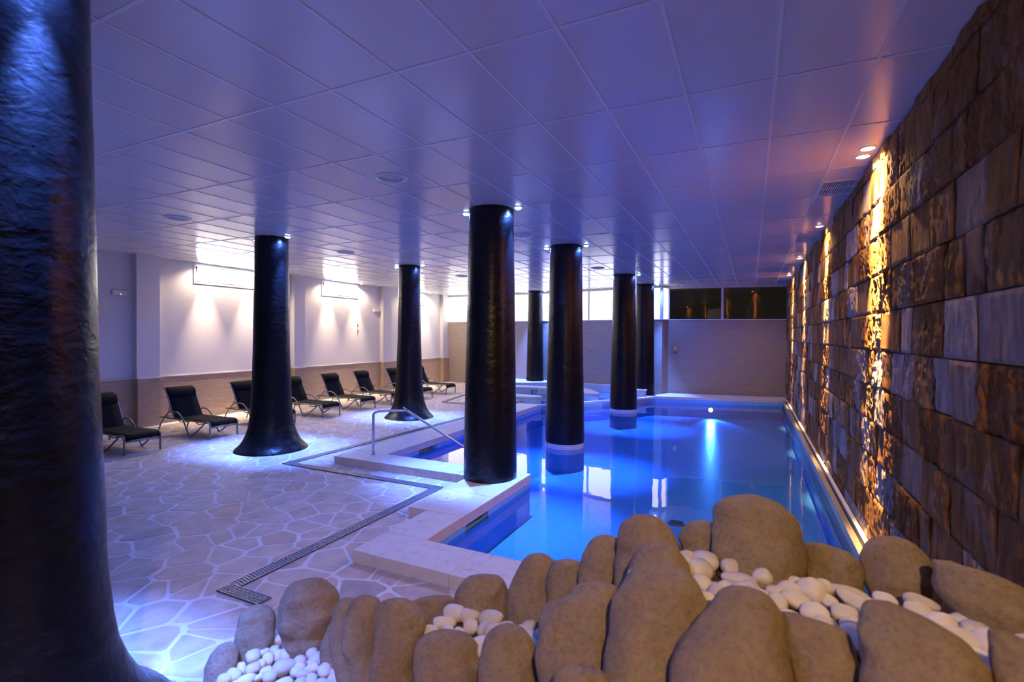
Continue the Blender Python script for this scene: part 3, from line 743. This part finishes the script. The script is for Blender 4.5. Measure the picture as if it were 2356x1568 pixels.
# ================================================================== SUN LOUNGERS
def lounger():
    root = empty('sun_lounger', (0,0,0)); Wd = .305
    for s in (-1, 1):
        y = s*Wd
        MB().tube([(-1.72,y,.335), (-.9,y,.335), (-.25,y,.335), (-.10,y,.345), (-.02,y,.325), (.005,y,.27), (.0,y,.12), (.0,y,.0)], .017, 8, 3).build('side_rail', M_['frame'], root, smooth=True)
        MB().tube([(-1.30,y*1.06,.465), (-1.18,y*1.06,.495), (-1.05,y*1.06,.475), (-.93,y*1.06,.40), (-.83,y*1.06,.28), (-.72,y*1.06,.10), (-.66,y*1.06,.014), (-.62,y*1.06,.014), (-.50,y*1.05,.07), (-.32,y*1.03,.20), (-.15,y,.325)], .015, 8, 3).build('armrest', M_['frame'], root, smooth=True)
        MB().tube([(-1.78,y*1.03,0), (-1.70,y*1.03,.17), (-1.58,y*1.03,.32), (-1.42,y*1.03,.45), (-1.30,y*1.03,.52)], .015, 8, 3).build('rear_leg', M_['frame'], root, smooth=True)
        MB().tube([(-1.20,y,.335), (-1.30,y,.52), (-1.44,y,.80), (-1.53,y,.95), (-1.57,y,.985), (-1.60,y,.975)], .014, 8, 3).build('back_post', M_['frame'], root, smooth=True)
    MB().tube([(0,-Wd,.235), (0,Wd,.235)], .014).build('crossbar', M_['frame'], root, smooth=True)
    MB().tube([(-.45,-Wd,.33), (-.45,-Wd+.05,.27), (-.45,0,.26), (-.45,Wd-.05,.27), (-.45,Wd,.33)], .011, 6, 3).build('crossbar', M_['frame'], root, smooth=True)
    MB().tube([(-1.05,-Wd,.33), (-1.05,-Wd+.05,.27), (-1.05,0,.26), (-1.05,Wd-.05,.27), (-1.05,Wd,.33)], .011, 6, 3).build('crossbar', M_['frame'], root, smooth=True)
    MB().tube([(-1.70,-Wd,.335), (-1.70,Wd,.335)], .012).build('crossbar', M_['frame'], root, smooth=True)
    MB().tube([(-1.36,-Wd,.62), (-1.50,-Wd+.04,.42), (-1.56,-Wd+.05,.34), (-1.56,Wd-.05,.34), (-1.50,Wd-.04,.42), (-1.36,Wd,.62)], .009, 6, 2).build('back_stay', M_['frame'], root, smooth=True)
    def sheet(path, w, th, name):
        v = []; f = []; ns = 4
        path = catmull([Vector((x, 0, z)) for x, z in path], 4)
        for i, p in enumerate(path):
            d = (path[min(i+1,len(path)-1)]-path[max(i-1,0)]).normalized(); nrm = Vector((-d.z, 0, d.x))
            if nrm.z < 0 and abs(nrm.z) > .3: nrm = -nrm
            for k in range(ns+1):
                y = -w+2*w*k/ns; sag = -.012*(1-(2*k/ns-1)**2)
                for q in (th/2, -th/2): v.append(tuple(p+nrm*(q+sag)+Vector((0,y,0))))
        R = (ns+1)*2
        for i in range(len(path)-1):
            for k in range(ns):
                a = i*R+k*2; f += [(a, a+2, a+R+2, a+R), (a+1, a+R+1, a+R+3, a+3)]
            a = i*R; f += [(a, a+R, a+R+1, a+1)]; a = i*R+ns*2; f += [(a, a+1, a+R+1, a+R)]
        mesh(name, v, f, M_['sling'], root, smooth=True)
    sheet([(-1.20,.348), (-.8,.35), (-.4,.35), (-.15,.355), (-.06,.345), (-.015,.30), (-.02,.25)], Wd-.012, .016, 'seat_sling')
    sheet([(-1.19,.345), (-1.30,.55), (-1.43,.79), (-1.53,.965)], Wd-.012, .016, 'back_sling')
    pl = MB(); prof = [(-1.56,1.0), (-1.50,.985), (-1.43,.92), (-1.40,.85), (-1.405,.79), (-1.44,.80), (-1.50,.91), (-1.58,.985)]
    v = []; f = []; n = len(prof)
    for y in (-Wd+.005, -Wd+.03, Wd-.03, Wd-.005):
        k = .75 if abs(y) > Wd-.02 else 1
        cx = sum(p[0] for p in prof)/n; cz = sum(p[1] for p in prof)/n
        for x, z in prof: v.append((cx+(x-cx)*k, y, cz+(z-cz)*k))
    for i in range(3):
        for k in range(n): f.append((i*n+k, (i+1)*n+k, (i+1)*n+(k+1)%n, i*n+(k+1)%n))
    f.append(tuple(range(n))); f.append(tuple(3*n+k for k in range(n))[::-1])
    mesh('head_pillow', v, f, M_['sling'], root, smooth=True)
    return root
def copy_tree(o, parent=None):
    c = o.copy(); COL.objects.link(c); c.parent = parent
    for ch_ in o.children: copy_tree(ch_, c)
    return c
proto = lounger()
LY = [5.325, 6.895, 8.42, 9.895, 11.315, 12.665, 14.265, 15.785]
LN = ['last of the row, farthest from the back windows', 'seventh from the back windows, before the first pilaster', 'sixth from the back windows', 'fifth from the back windows', 'fourth from the back windows', 'third from the back windows', 'second from the back windows', 'first of the row, closest to the back windows']
for k, (y, nm) in enumerate(zip(LY, LN)):
    o = proto if k == 0 else copy_tree(proto)
    o.location = (-10.08, y, .012); tag(o, 'black mesh sun lounger with raised back, '+nm, 'sun lounger', 'sun loungers along the plaster wall')

# ================================================================== ROCKERY
ROCKS={
'R0':((-3.050,2.059,0.038),(-0.7137,0.4819,-0.5083),[(0.153,-0.004,0.058),(0.104,-0.045,0.095),(0.034,-0.075,0.094),(-0.054,-0.086,0.081),(-0.153,-0.09,0.084)]),
'R1':((-3.071,2.327,0.129),(-0.7012,0.5314,-0.4753),[(0.18,-0.034,0.034),(0.145,-0.08,0.095),(0.076,-0.105,0.122),(-0.029,-0.117,0.115),(-0.105,-0.111,0.092),(-0.168,-0.102,0.073)]),
'R2':((-2.788,2.520,0.247),(-0.6576,0.5943,-0.4630),[(0.22,-0.078,0.081),(0.184,-0.134,0.131),(0.097,-0.175,0.197),(0.002,-0.192,0.198),(-0.076,-0.184,0.165),(-0.155,-0.142,0.121),(-0.207,-0.128,0.106)]),
'R2b':((-2.485,2.498,0.182),(-0.6113,0.6143,-0.4989),[(0.169,0.025,0.068),(0.079,-0.045,0.101),(-0.044,-0.092,0.094),(-0.168,-0.096,0.098)]),
'S1':((-2.297,2.367,0.233),(-0.5973,0.6156,-0.5141),[(0.275,-0.011,0.043),(0.239,-0.052,0.075),(0.165,-0.069,0.08),(0.02,-0.078,0.06),(-0.124,-0.043,0.072),(-0.26,-0.029,0.076)]),
'S2':((-2.108,2.314,0.323),(-0.5768,0.6332,-0.5162),[(0.271,-0.018,0.043),(0.241,-0.062,0.096),(0.15,-0.086,0.108),(0.012,-0.104,0.098),(-0.125,-0.058,0.091),(-0.254,-0.046,0.09)]),
'S4':((-1.824,2.295,0.353),(-0.5256,0.6614,-0.5351),[(0.297,-0.074,0.041),(0.261,-0.117,0.106),(0.195,-0.13,0.144),(0.126,-0.119,0.16),(0.062,-0.127,0.126),(-0.044,-0.134,0.102),(-0.122,-0.146,0.1),(-0.265,-0.146,0.098)]),
'R4':((-1.975,2.854,0.267),(-0.4965,0.7175,-0.4885),[(0.117,-0.052,0.115),(0.094,-0.126,0.145),(0.041,-0.161,0.168),(-0.038,-0.164,0.167),(-0.116,-0.151,0.159)]),
'R5':((-1.601,2.891,0.398),(-0.4249,0.7671,-0.4807),[(0.194,-0.066,0.097),(0.159,-0.116,0.141),(0.067,-0.166,0.169),(-0.01,-0.175,0.177),(-0.086,-0.162,0.166),(-0.184,-0.153,0.159)]),
'R6':((-1.281,3.001,0.521),(-0.3486,0.8168,-0.4597),[(0.234,0.001,0.09),(0.188,-0.057,0.133),(0.082,-0.113,0.155),(-0.022,-0.148,0.159),(-0.122,-0.157,0.152),(-0.219,-0.143,0.145)]),
'R7':((-1.032,2.944,0.626),(-0.2951,0.8415,-0.4526),[(0.167,-0.029,0.068),(0.134,-0.078,0.103),(0.033,-0.109,0.108),(-0.065,-0.102,0.081),(-0.16,-0.091,0.059)]),
'R8':((-0.806,2.922,0.800),(-0.2412,0.8740,-0.4219),[(0.196,-0.0,0.084),(0.163,-0.048,0.11),(0.088,-0.088,0.115),(0.002,-0.11,0.109),(-0.081,-0.113,0.103),(-0.184,-0.106,0.098)]),
'R9':((-0.513,2.898,0.916),(-0.1597,0.9014,-0.4024),[(0.251,-0.071,0.028),(0.222,-0.12,0.085),(0.158,-0.161,0.137),(0.065,-0.178,0.179),(-0.016,-0.183,0.183),(-0.117,-0.184,0.181),(-0.237,-0.173,0.17)]),
'R10':((-0.407,2.561,0.985),(-0.1419,0.8930,-0.4271),[(0.174,-0.043,0.043),(0.147,-0.086,0.092),(0.091,-0.117,0.137),(0.029,-0.136,0.143),(-0.05,-0.144,0.142),(-0.165,-0.141,0.134)]),
'R11':((-0.216,3.008,0.965),(-0.0661,0.9220,-0.3816),[(0.186,-0.06,0.034),(0.156,-0.102,0.092),(0.09,-0.131,0.114),(0.022,-0.122,0.121),(-0.089,-0.101,0.125),(-0.178,-0.094,0.12)]),
'R12':((0.051,2.960,1.083),(0.0162,0.9344,-0.3559),[(0.265,-0.071,0.004),(0.241,-0.148,0.078),(0.195,-0.209,0.14),(0.14,-0.223,0.174),(0.042,-0.219,0.203),(-0.065,-0.204,0.203),(-0.15,-0.196,0.197),(-0.253,-0.18,0.186)]),
'R13':((0.398,3.058,0.982),(0.1199,0.9213,-0.3699),[(0.127,-0.092,0.006),(0.112,-0.112,0.063),(0.066,-0.124,0.112),(0.013,-0.129,0.123),(-0.05,-0.121,0.119),(-0.132,-0.109,0.11)]),
'R14':((0.674,3.079,1.005),(0.1997,0.9125,-0.3570),[(0.19,-0.045,0.034),(0.161,-0.108,0.086),(0.109,-0.139,0.124),(0.037,-0.145,0.135),(-0.044,-0.13,0.13),(-0.113,-0.101,0.111),(-0.182,-0.087,0.095)]),
'R15':((0.908,2.771,1.083),(0.2903,0.8864,-0.3606),[(0.13,-0.137,-0.086),(0.123,-0.161,0.025),(0.084,-0.164,0.123),(0.027,-0.159,0.141),(-0.02,-0.135,0.147),(-0.08,-0.087,0.147),(-0.139,-0.044,0.14)]),
'F1':((-1.489,2.312,0.352),(-0.4487,0.6966,-0.5598),[(0.2,-0.075,0.024),(0.181,-0.124,0.085),(0.133,-0.163,0.146),(0.049,-0.175,0.176),(-0.047,-0.169,0.173),(-0.184,-0.154,0.158)]),
'F2':((-1.120,2.324,0.470),(-0.3599,0.7469,-0.5591),[(0.201,-0.051,0.032),(0.177,-0.086,0.079),(0.112,-0.124,0.118),(0.034,-0.142,0.144),(-0.056,-0.145,0.146),(-0.186,-0.136,0.143)]),
'F3':((-0.731,2.292,0.706),(-0.2576,0.8079,-0.5300),[(0.29,0.026,0.146),(0.266,-0.011,0.184),(0.218,-0.045,0.196),(0.192,-0.125,0.195),(0.162,-0.165,0.194),(0.073,-0.189,0.187),(-0.036,-0.19,0.172),(-0.136,-0.175,0.153),(-0.254,-0.159,0.139)]),
'F4':((-0.352,2.198,0.887),(-0.1361,0.8488,-0.5110),[(0.316,-0.054,0.062),(0.293,-0.098,0.118),(0.239,-0.139,0.169),(0.168,-0.165,0.201),(0.099,-0.186,0.213),(-0.002,-0.196,0.196),(-0.102,-0.207,0.155),(-0.147,-0.21,0.137),(-0.284,-0.198,0.115)]),
'F5':((-0.051,2.067,0.995),(-0.0212,0.8619,-0.5067),[(0.243,0.005,0.099),(0.217,-0.034,0.137),(0.169,-0.073,0.166),(0.105,-0.116,0.178),(0.027,-0.167,0.184),(-0.034,-0.201,0.194),(-0.088,-0.218,0.2),(-0.21,-0.21,0.201)]),
'F6':((0.242,2.097,1.015),(0.0999,0.8644,-0.4928),[(0.152,-0.119,-0.058),(0.15,-0.125,0.012),(0.135,-0.129,0.066),(0.088,-0.124,0.087),(0.023,-0.107,0.107),(-0.038,-0.082,0.113),(-0.156,-0.073,0.114)]),
'F7':((0.522,2.011,1.153),(0.2241,0.8626,-0.4535),[(0.156,-0.135,-0.075),(0.144,-0.162,-0.018),(0.114,-0.178,0.064),(0.07,-0.18,0.118),(0.025,-0.173,0.143),(-0.044,-0.163,0.153),(-0.175,-0.15,0.154)]),
'F8':((0.759,2.014,1.190),(0.3187,0.8456,-0.4283),[(0.106,-0.061,-0.032),(0.097,-0.075,0.029),(0.041,-0.074,0.056),(-0.012,-0.066,0.069),(-0.117,-0.06,0.069)]),
'F0':((-0.602,1.911,0.789),(-0.2450,0.7780,-0.5786),[(0.078,-0.064,0.06),(0.06,-0.09,0.086),(0.027,-0.102,0.098),(-0.075,-0.102,0.102)]),
}
PEBBLES=[
 [(-2.946,2.429,0.038,0.05,15),(-2.994,2.38,0.035,0.046,-10),(-2.718,2.49,0.046,0.057,20),(-2.838,2.419,0.043,0.05,30),(-2.885,2.33,0.031,0.031,0),(-2.74,2.398,0.043,0.052,10),(-2.933,2.283,0.038,0.027,-25),(-2.57,2.441,0.024,0.018,0),(-2.62,2.409,0.038,0.038,0),(-2.82,2.303,0.031,0.042,10),(-2.525,2.448,0.024,0.02,0),(-2.77,2.319,0.035,0.044,-5),(-2.931,2.202,0.046,0.048,-20),(-2.836,2.245,0.037,0.044,15),(-2.515,2.384,0.028,0.035,0),(-2.44,2.413,0.035,0.041,-20),(-2.566,2.351,0.033,0.022,0),(-2.617,2.304,0.041,0.043,0),(-2.835,2.19,0.03,0.032,30),(-2.914,2.107,0.028,0.051,20),(-2.502,2.309,0.038,0.036,0),(-2.664,2.223,0.066,0.051,-15),(-2.838,2.13,0.046,0.038,-20),(-2.391,2.343,0.021,0.032,0),(-2.353,2.361,0.021,0.021,0),(-2.422,2.324,0.04,0.051,20),(-2.744,2.162,0.042,0.034,-25),(-2.525,2.248,0.042,0.027,0),(-2.278,2.342,0.052,0.05,10),(-2.68,2.131,0.043,0.037,-10),(-2.747,2.099,0.031,0.023,0),(-2.328,2.297,0.027,0.027,0),(-2.433,2.232,0.033,0.045,15),(-2.909,1.992,0.041,0.043,10),(-2.786,2.046,0.055,0.033,-10),(-2.355,2.243,0.041,0.031,0),(-2.557,2.131,0.053,0.035,0),(-2.463,2.178,0.037,0.037,0),(-2.817,1.997,0.03,0.026,0),(-2.285,2.255,0.03,0.024,0),(-2.676,2.053,0.032,0.024,0),(-2.198,2.281,0.034,0.02,0),(-2.75,2.011,0.032,0.02,0),(-2.602,2.083,0.04,0.02,0),(-2.334,2.208,0.03,0.02,0)],
 [(-1.69,2.582,0.076,0.039,-15),(-1.59,2.59,0.023,0.015,0),(-1.338,2.71,0.059,0.033,5),(-1.518,2.614,0.045,0.046,10),(-1.195,2.766,0.042,0.042,20),(-1.445,2.635,0.034,0.055,20),(-1.63,2.53,0.038,0.032,-15),(-1.239,2.707,0.025,0.015,0),(-1.709,2.469,0.051,0.038,-15),(-1.118,2.759,0.03,0.032,0),(-1.57,2.53,0.056,0.028,-30),(-1.184,2.713,0.034,0.019,0),(-1.373,2.613,0.049,0.054,-15),(-1.629,2.438,0.046,0.02,0),(-1.108,2.694,0.028,0.02,0),(-1.442,2.516,0.027,0.016,0),(-1.475,2.473,0.042,0.036,-20),(-1.382,2.492,0.05,0.038,-10),(-1.311,2.474,0.032,0.021,0)],
 [(0.061,2.754,0.053,0.045,20),(-0.041,2.687,0.072,0.033,5),(0.171,2.792,0.069,0.025,20),(-0.203,2.565,0.043,0.039,10),(-0.149,2.592,0.028,0.018,0),(-0.093,2.579,0.035,0.032,-10),(0.324,2.777,0.042,0.039,15),(0.114,2.642,0.038,0.031,0),(0.173,2.663,0.048,0.045,0),(-0.035,2.553,0.041,0.041,-10),(-0.127,2.492,0.041,0.038,10),(0.267,2.687,0.055,0.065,25),(0.051,2.573,0.041,0.031,0),(0.418,2.754,0.075,0.034,5),(-0.174,2.439,0.04,0.027,30),(0.002,2.519,0.037,0.024,0),(0.564,2.774,0.043,0.033,15),(-0.087,2.439,0.036,0.023,-10),(0.2,2.58,0.063,0.04,0),(0.332,2.645,0.043,0.03,40),(0.5,2.728,0.03,0.023,0),(0.707,2.816,0.063,0.033,-5),(0.121,2.52,0.039,0.049,15),(0.447,2.674,0.085,0.036,25),(-0.144,2.368,0.029,0.026,0),(0.551,2.684,0.049,0.026,10),(0.676,2.732,0.048,0.035,0),(-0.129,2.322,0.032,0.025,0),(0.261,2.501,0.054,0.041,0),(0.373,2.543,0.051,0.041,0),(0.488,2.6,0.051,0.025,0),(0.738,2.697,0.038,0.025,0),(0.166,2.403,0.053,0.034,0),(0.779,2.705,0.05,0.025,0),(0.297,2.443,0.043,0.028,0),(0.84,2.686,0.061,0.034,10),(0.391,2.453,0.048,0.036,0),(0.896,2.702,0.052,0.036,-10),(0.98,2.708,0.054,0.048,-20)],
]
def bed(poly, z, label):
    cx = sum(p[0] for p in poly)/len(poly); cy_ = sum(p[1] for p in poly)/len(poly)
    o = MB().prism([(x-cx, y-cy_) for x, y in poly], .002, z).build('pebble_bed', M_['soil'], None, bevel=.02)
    o.location = (cx, cy_, 0); tag(o, label, 'rock garden', 'mortar beds of the rockery')
bed([(-.52,2.52), (-.1,2.36), (.4,2.28), (1.02,2.08), (1.02,2.72), (.2,2.76), (-.5,2.78)], .985, 'raised dark mortar bed under the upper pebble heap')
bed([(-1.8,2.50), (-.66,2.42), (-.62,2.80), (-1.7,2.80)], .40, 'dark mortar bed under the middle pebble heap')
bed([(-3.0,1.85), (-2.3,1.75), (-2.3,2.42), (-2.9,2.42)], .04, 'low dark mortar bed under the blue-lit pebbles')

RL = {
'R0': 'low blue-lit boulder by the foot of the thick flared column', 'R1': 'small squat boulder between the blue-lit pebbles and the paving', 'R2': 'large rounded grey-brown boulder beside the end of the floor drain',
'R2b': 'half-hidden bluish boulder behind the blue-lit pebbles', 'S1': 'thin upright slab boulder next to the blue-lit pebbles', 'S2': 'second thin upright slab boulder behind the tall smooth one',
'S4': 'tall smooth upright boulder between the two lower pebble heaps', 'R4': 'low flat boulder at the back of the middle pebble heap', 'R5': 'blunt grey boulder in front of the coping corner slab',
'R6': 'peaked brown boulder leaning before the pool corner', 'R7': 'short rounded boulder between two peaked boulders', 'R8': 'egg-shaped boulder half in shadow beside the pool water',
'R9': 'tall domed boulder standing against the pool water', 'R10': 'rounded boulder tucked behind the largest leaning boulder', 'R11': 'rounded boulder leaning on the big blocky one above the upper pebbles',
'R12': 'big blocky boulder rising above the upper pebbles', 'R13': 'flat-topped boulder before the end of the edge channel', 'R14': 'round boulder where the edge channel meets the stone wall',
'R15': 'long boulder lying against the stone wall', 'F1': 'squat round boulder below the middle pebble heap', 'F2': 'pointed boulder below the middle pebble heap',
'F3': 'two-humped sandstone boulder beside the largest leaning one', 'F4': 'largest leaning sandstone boulder beside the steep ridged one', 'F5': 'steep ridged boulder sloping down beside the upper pebbles', 'F6': 'square-shouldered boulder under the upper pebbles',
'F7': 'very large smooth boulder in front of the upper pebbles', 'F8': 'rounded boulder at the stone wall end of the rockery', 'F0': 'small pale boulder wedged under the two-humped one'}
GROUND = {'R10': .97, 'R11': .97}
def boulder(key, O, w, rows):
    O = Vector(O); w = Vector(w); r = w.cross(Vector((0,0,1))).normalized(); u = r.cross(w)
    pts = [Vector(q) for q in rows]; n = 36
    P = catmull(pts, 5)
    wid = max(q[2]-q[1] for q in rows)/2; tmax = min(wid*.85, .2 if key == 'R15' else .26)
    sd = Vector((hash_(key)*7.1, hash_(key)*3.3, hash_(key)*11.7))
    v = []; f = []
    h0 = P[0][0]
    top = Vector(((P[0][1]+P[0][2])/2, h0+.004, 0))
    rings = []
    for q in P:
        h, l, rr = q; c = (l+rr)/2; a = max((rr-l)/2, .008); b = min(a*.9, tmax)
        ring = []
        for k in range(n):
            an = 2*PI*k/n; cs, sn = math.cos(an), math.sin(an); e = .82
            x = c+a*math.copysign(abs(cs)**e, cs); t_ = b*math.copysign(abs(sn)**e, sn)
            ring.append(Vector((x, h, t_)))
        rings.append(ring)
    size = wid
    def disp(p):
        q = p/size
        k = noise.noise(q*1.1+sd)*.16+noise.noise(q*2.4+sd*1.3)*.10+noise.noise(q*6+sd)*.025
        vd = noise.voronoi(q*1.15+sd)[0]; k += (vd[1]-vd[0]-.25)*.16
        return k*size
    cen = Vector((0, (P[0][0]+P[-1][0])/2, 0))
    gz = GROUND.get(key, 0.0)
    for ring in rings:
        c = sum(ring, Vector())/n
        for p in ring:
            dirn = (p-Vector((c.x, p.y*.6+c.y*.4, 0))); dirn = dirn.normalized() if dirn.length > 1e-5 else Vector((1,0,0))
            edge = abs(p.z)/max(tmax,.01)                    # keep the outline, model the faces
            p2 = p+dirn*(disp(p)*(.45+.55*min(1, edge))+.012)
            v.append(O+r*p2.x+u*p2.y+w*p2.z)
    m_ = len(rings)
    tp = O+r*top.x+u*(top.y+.006)
    # skirt down to what the rock stands on
    last = v[(m_-1)*n:m_*n]; c = sum(last, Vector())/n
    low = min(p.z for p in last)
    for fr_, sc in ((.5,1.0), (1.0,1.02)):
        for p in last:
            z = p.z+(gz-p.z)*fr_ if p.z > gz else gz-.0
            q = c+(p-c)*sc; v.append(Vector((q.x, q.y, z)))
    ti = len(v); v.append(tp)
    tot = m_+2
    for i in range(tot-1):
        for k in range(n): f.append((i*n+k, (i+1)*n+k, (i+1)*n+(k+1)%n, i*n+(k+1)%n))
    for k in range(n): f.append((ti, k, (k+1)%n))
    f.append(tuple((tot-1)*n+k for k in range(n)))
    org = Vector((c.x, c.y, gz))
    o = mesh('boulder', [tuple(p-org) for p in v], f, M_['boulder'], None, smooth=True)
    bm = bmesh.new(); bm.from_mesh(o.data); bmesh.ops.recalc_face_normals(bm, faces=bm.faces); bm.to_mesh(o.data); bm.free()
    ss = o.modifiers.new('subdivision', 'SUBSURF'); ss.levels = 1; ss.render_levels = 1
    o.location = org; tag(o, RL[key], 'boulder', 'boulders of the rockery')
def hash_(s): return (sum(ord(c)*(i+3) for i, c in enumerate(s)) % 97)/9.7
for k, (O, w, rows) in ROCKS.items(): boulder(k, O, w, rows)

# pebbles
PL = ['white pebble in the blue-lit heap by the flared column', 'white pebble in the small heap between upright boulders', 'pale grey pebble in the upper heap below the big blocky boulder']
PG = ['pebbles of the blue-lit heap', 'pebbles of the middle heap', 'pebbles of the upper heap']
ico = bmesh.new(); bmesh.ops.create_icosphere(ico, subdivisions=3, radius=1.0); IV = [v.co.copy() for v in ico.verts]; IF = [tuple(v.index for v in q.verts) for q in ico.faces]; ico.free()
def pebble_mesh(seed):
    s = Vector((seed*3.7, seed*1.9, seed*5.1)); out = []
    for p in IV:
        q = p*(1+noise.noise(p*.9+s)*.22+noise.noise(p*1.9+s)*.08)
        q = Vector((math.copysign(abs(q.x)**.9, q.x), math.copysign(abs(q.y)**.9, q.y), math.copysign(abs(q.z)**.9, q.z)))
        out.append(tuple(q))
    me = bpy.data.meshes.new('pebble'); me.from_pydata(out, [], IF); me.materials.append(M_['pebble'])
    for p in me.polygons: p.use_smooth = True
    return me
PM = [pebble_mesh(k) for k in range(14)]
rp = random.Random(3)
BZ = [.045, .405, .99]
def pebble(k, x, y, a, b, ang, z=None):
    o = bpy.data.objects.new('pebble', PM[rp.randrange(len(PM))]); COL.objects.link(o)
    c = min(a, b)*rp.uniform(.75,.95)
    vd = Vector((x, y)).normalized()
    o.scale = (a, b*.95, c); o.location = (x, y, BZ[k]+c*.85 if z is None else z)
    # long axes lie across the sight of the pile: turn, lean and roll at random
    o.rotation_euler = (rp.uniform(-.4,.4)+.5, rp.uniform(-.3,.3), math.atan2(-vd.x, vd.y)+math.radians(-ang)*.8)
    tag(o, PL[k], 'pebble', PG[k]); return o
for k, lst in enumerate(PEBBLES):
    for (x, y, a, b, ang) in lst: pebble(k, x, y, a*1.04, b*1.04, ang)
    # stones lying under and between the upper ones
    xs_ = [p[0] for p in lst]; ys_ = [p[1] for p in lst]
    for _ in range((12, 6, 4)[k]):
        p = lst[rp.randrange(len(lst))]
        s = rp.uniform(.03,.045)
        pebble(k, p[0]+rp.uniform(-.07,.07), p[1]+rp.uniform(-.07,.07), s*1.2, s, rp.uniform(-60,60), BZ[k]+.022)

def fill(k, poly, n):
    bx = [q[0] for q in poly]; by = [q[1] for q in poly]; c = 0
    pts = [(o[0], o[1]) for o in PEBBLES[k]]
    while n > 0 and c < 4000:
        c += 1; x = rp.uniform(min(bx), max(bx)); y = rp.uniform(min(by), max(by))
        if not inside((x, y), poly) or any(math.hypot(x-a, y-b) < .088 for a, b in pts): continue
        s_ = rp.uniform(.045, .065); pebble(k, x, y, s_*1.25, s_, rp.uniform(-60, 60)); pts.append((x, y)); n -= 1
fill(2, [(-.50,2.45), (-.1,2.30), (.5,2.18), (.98,2.02), (.98,2.75), (.2,2.80), (-.3,2.80)], 40)
fill(1, [(-1.75,2.45), (-.8,2.40), (-.75,2.75), (-1.65,2.75)], 16)
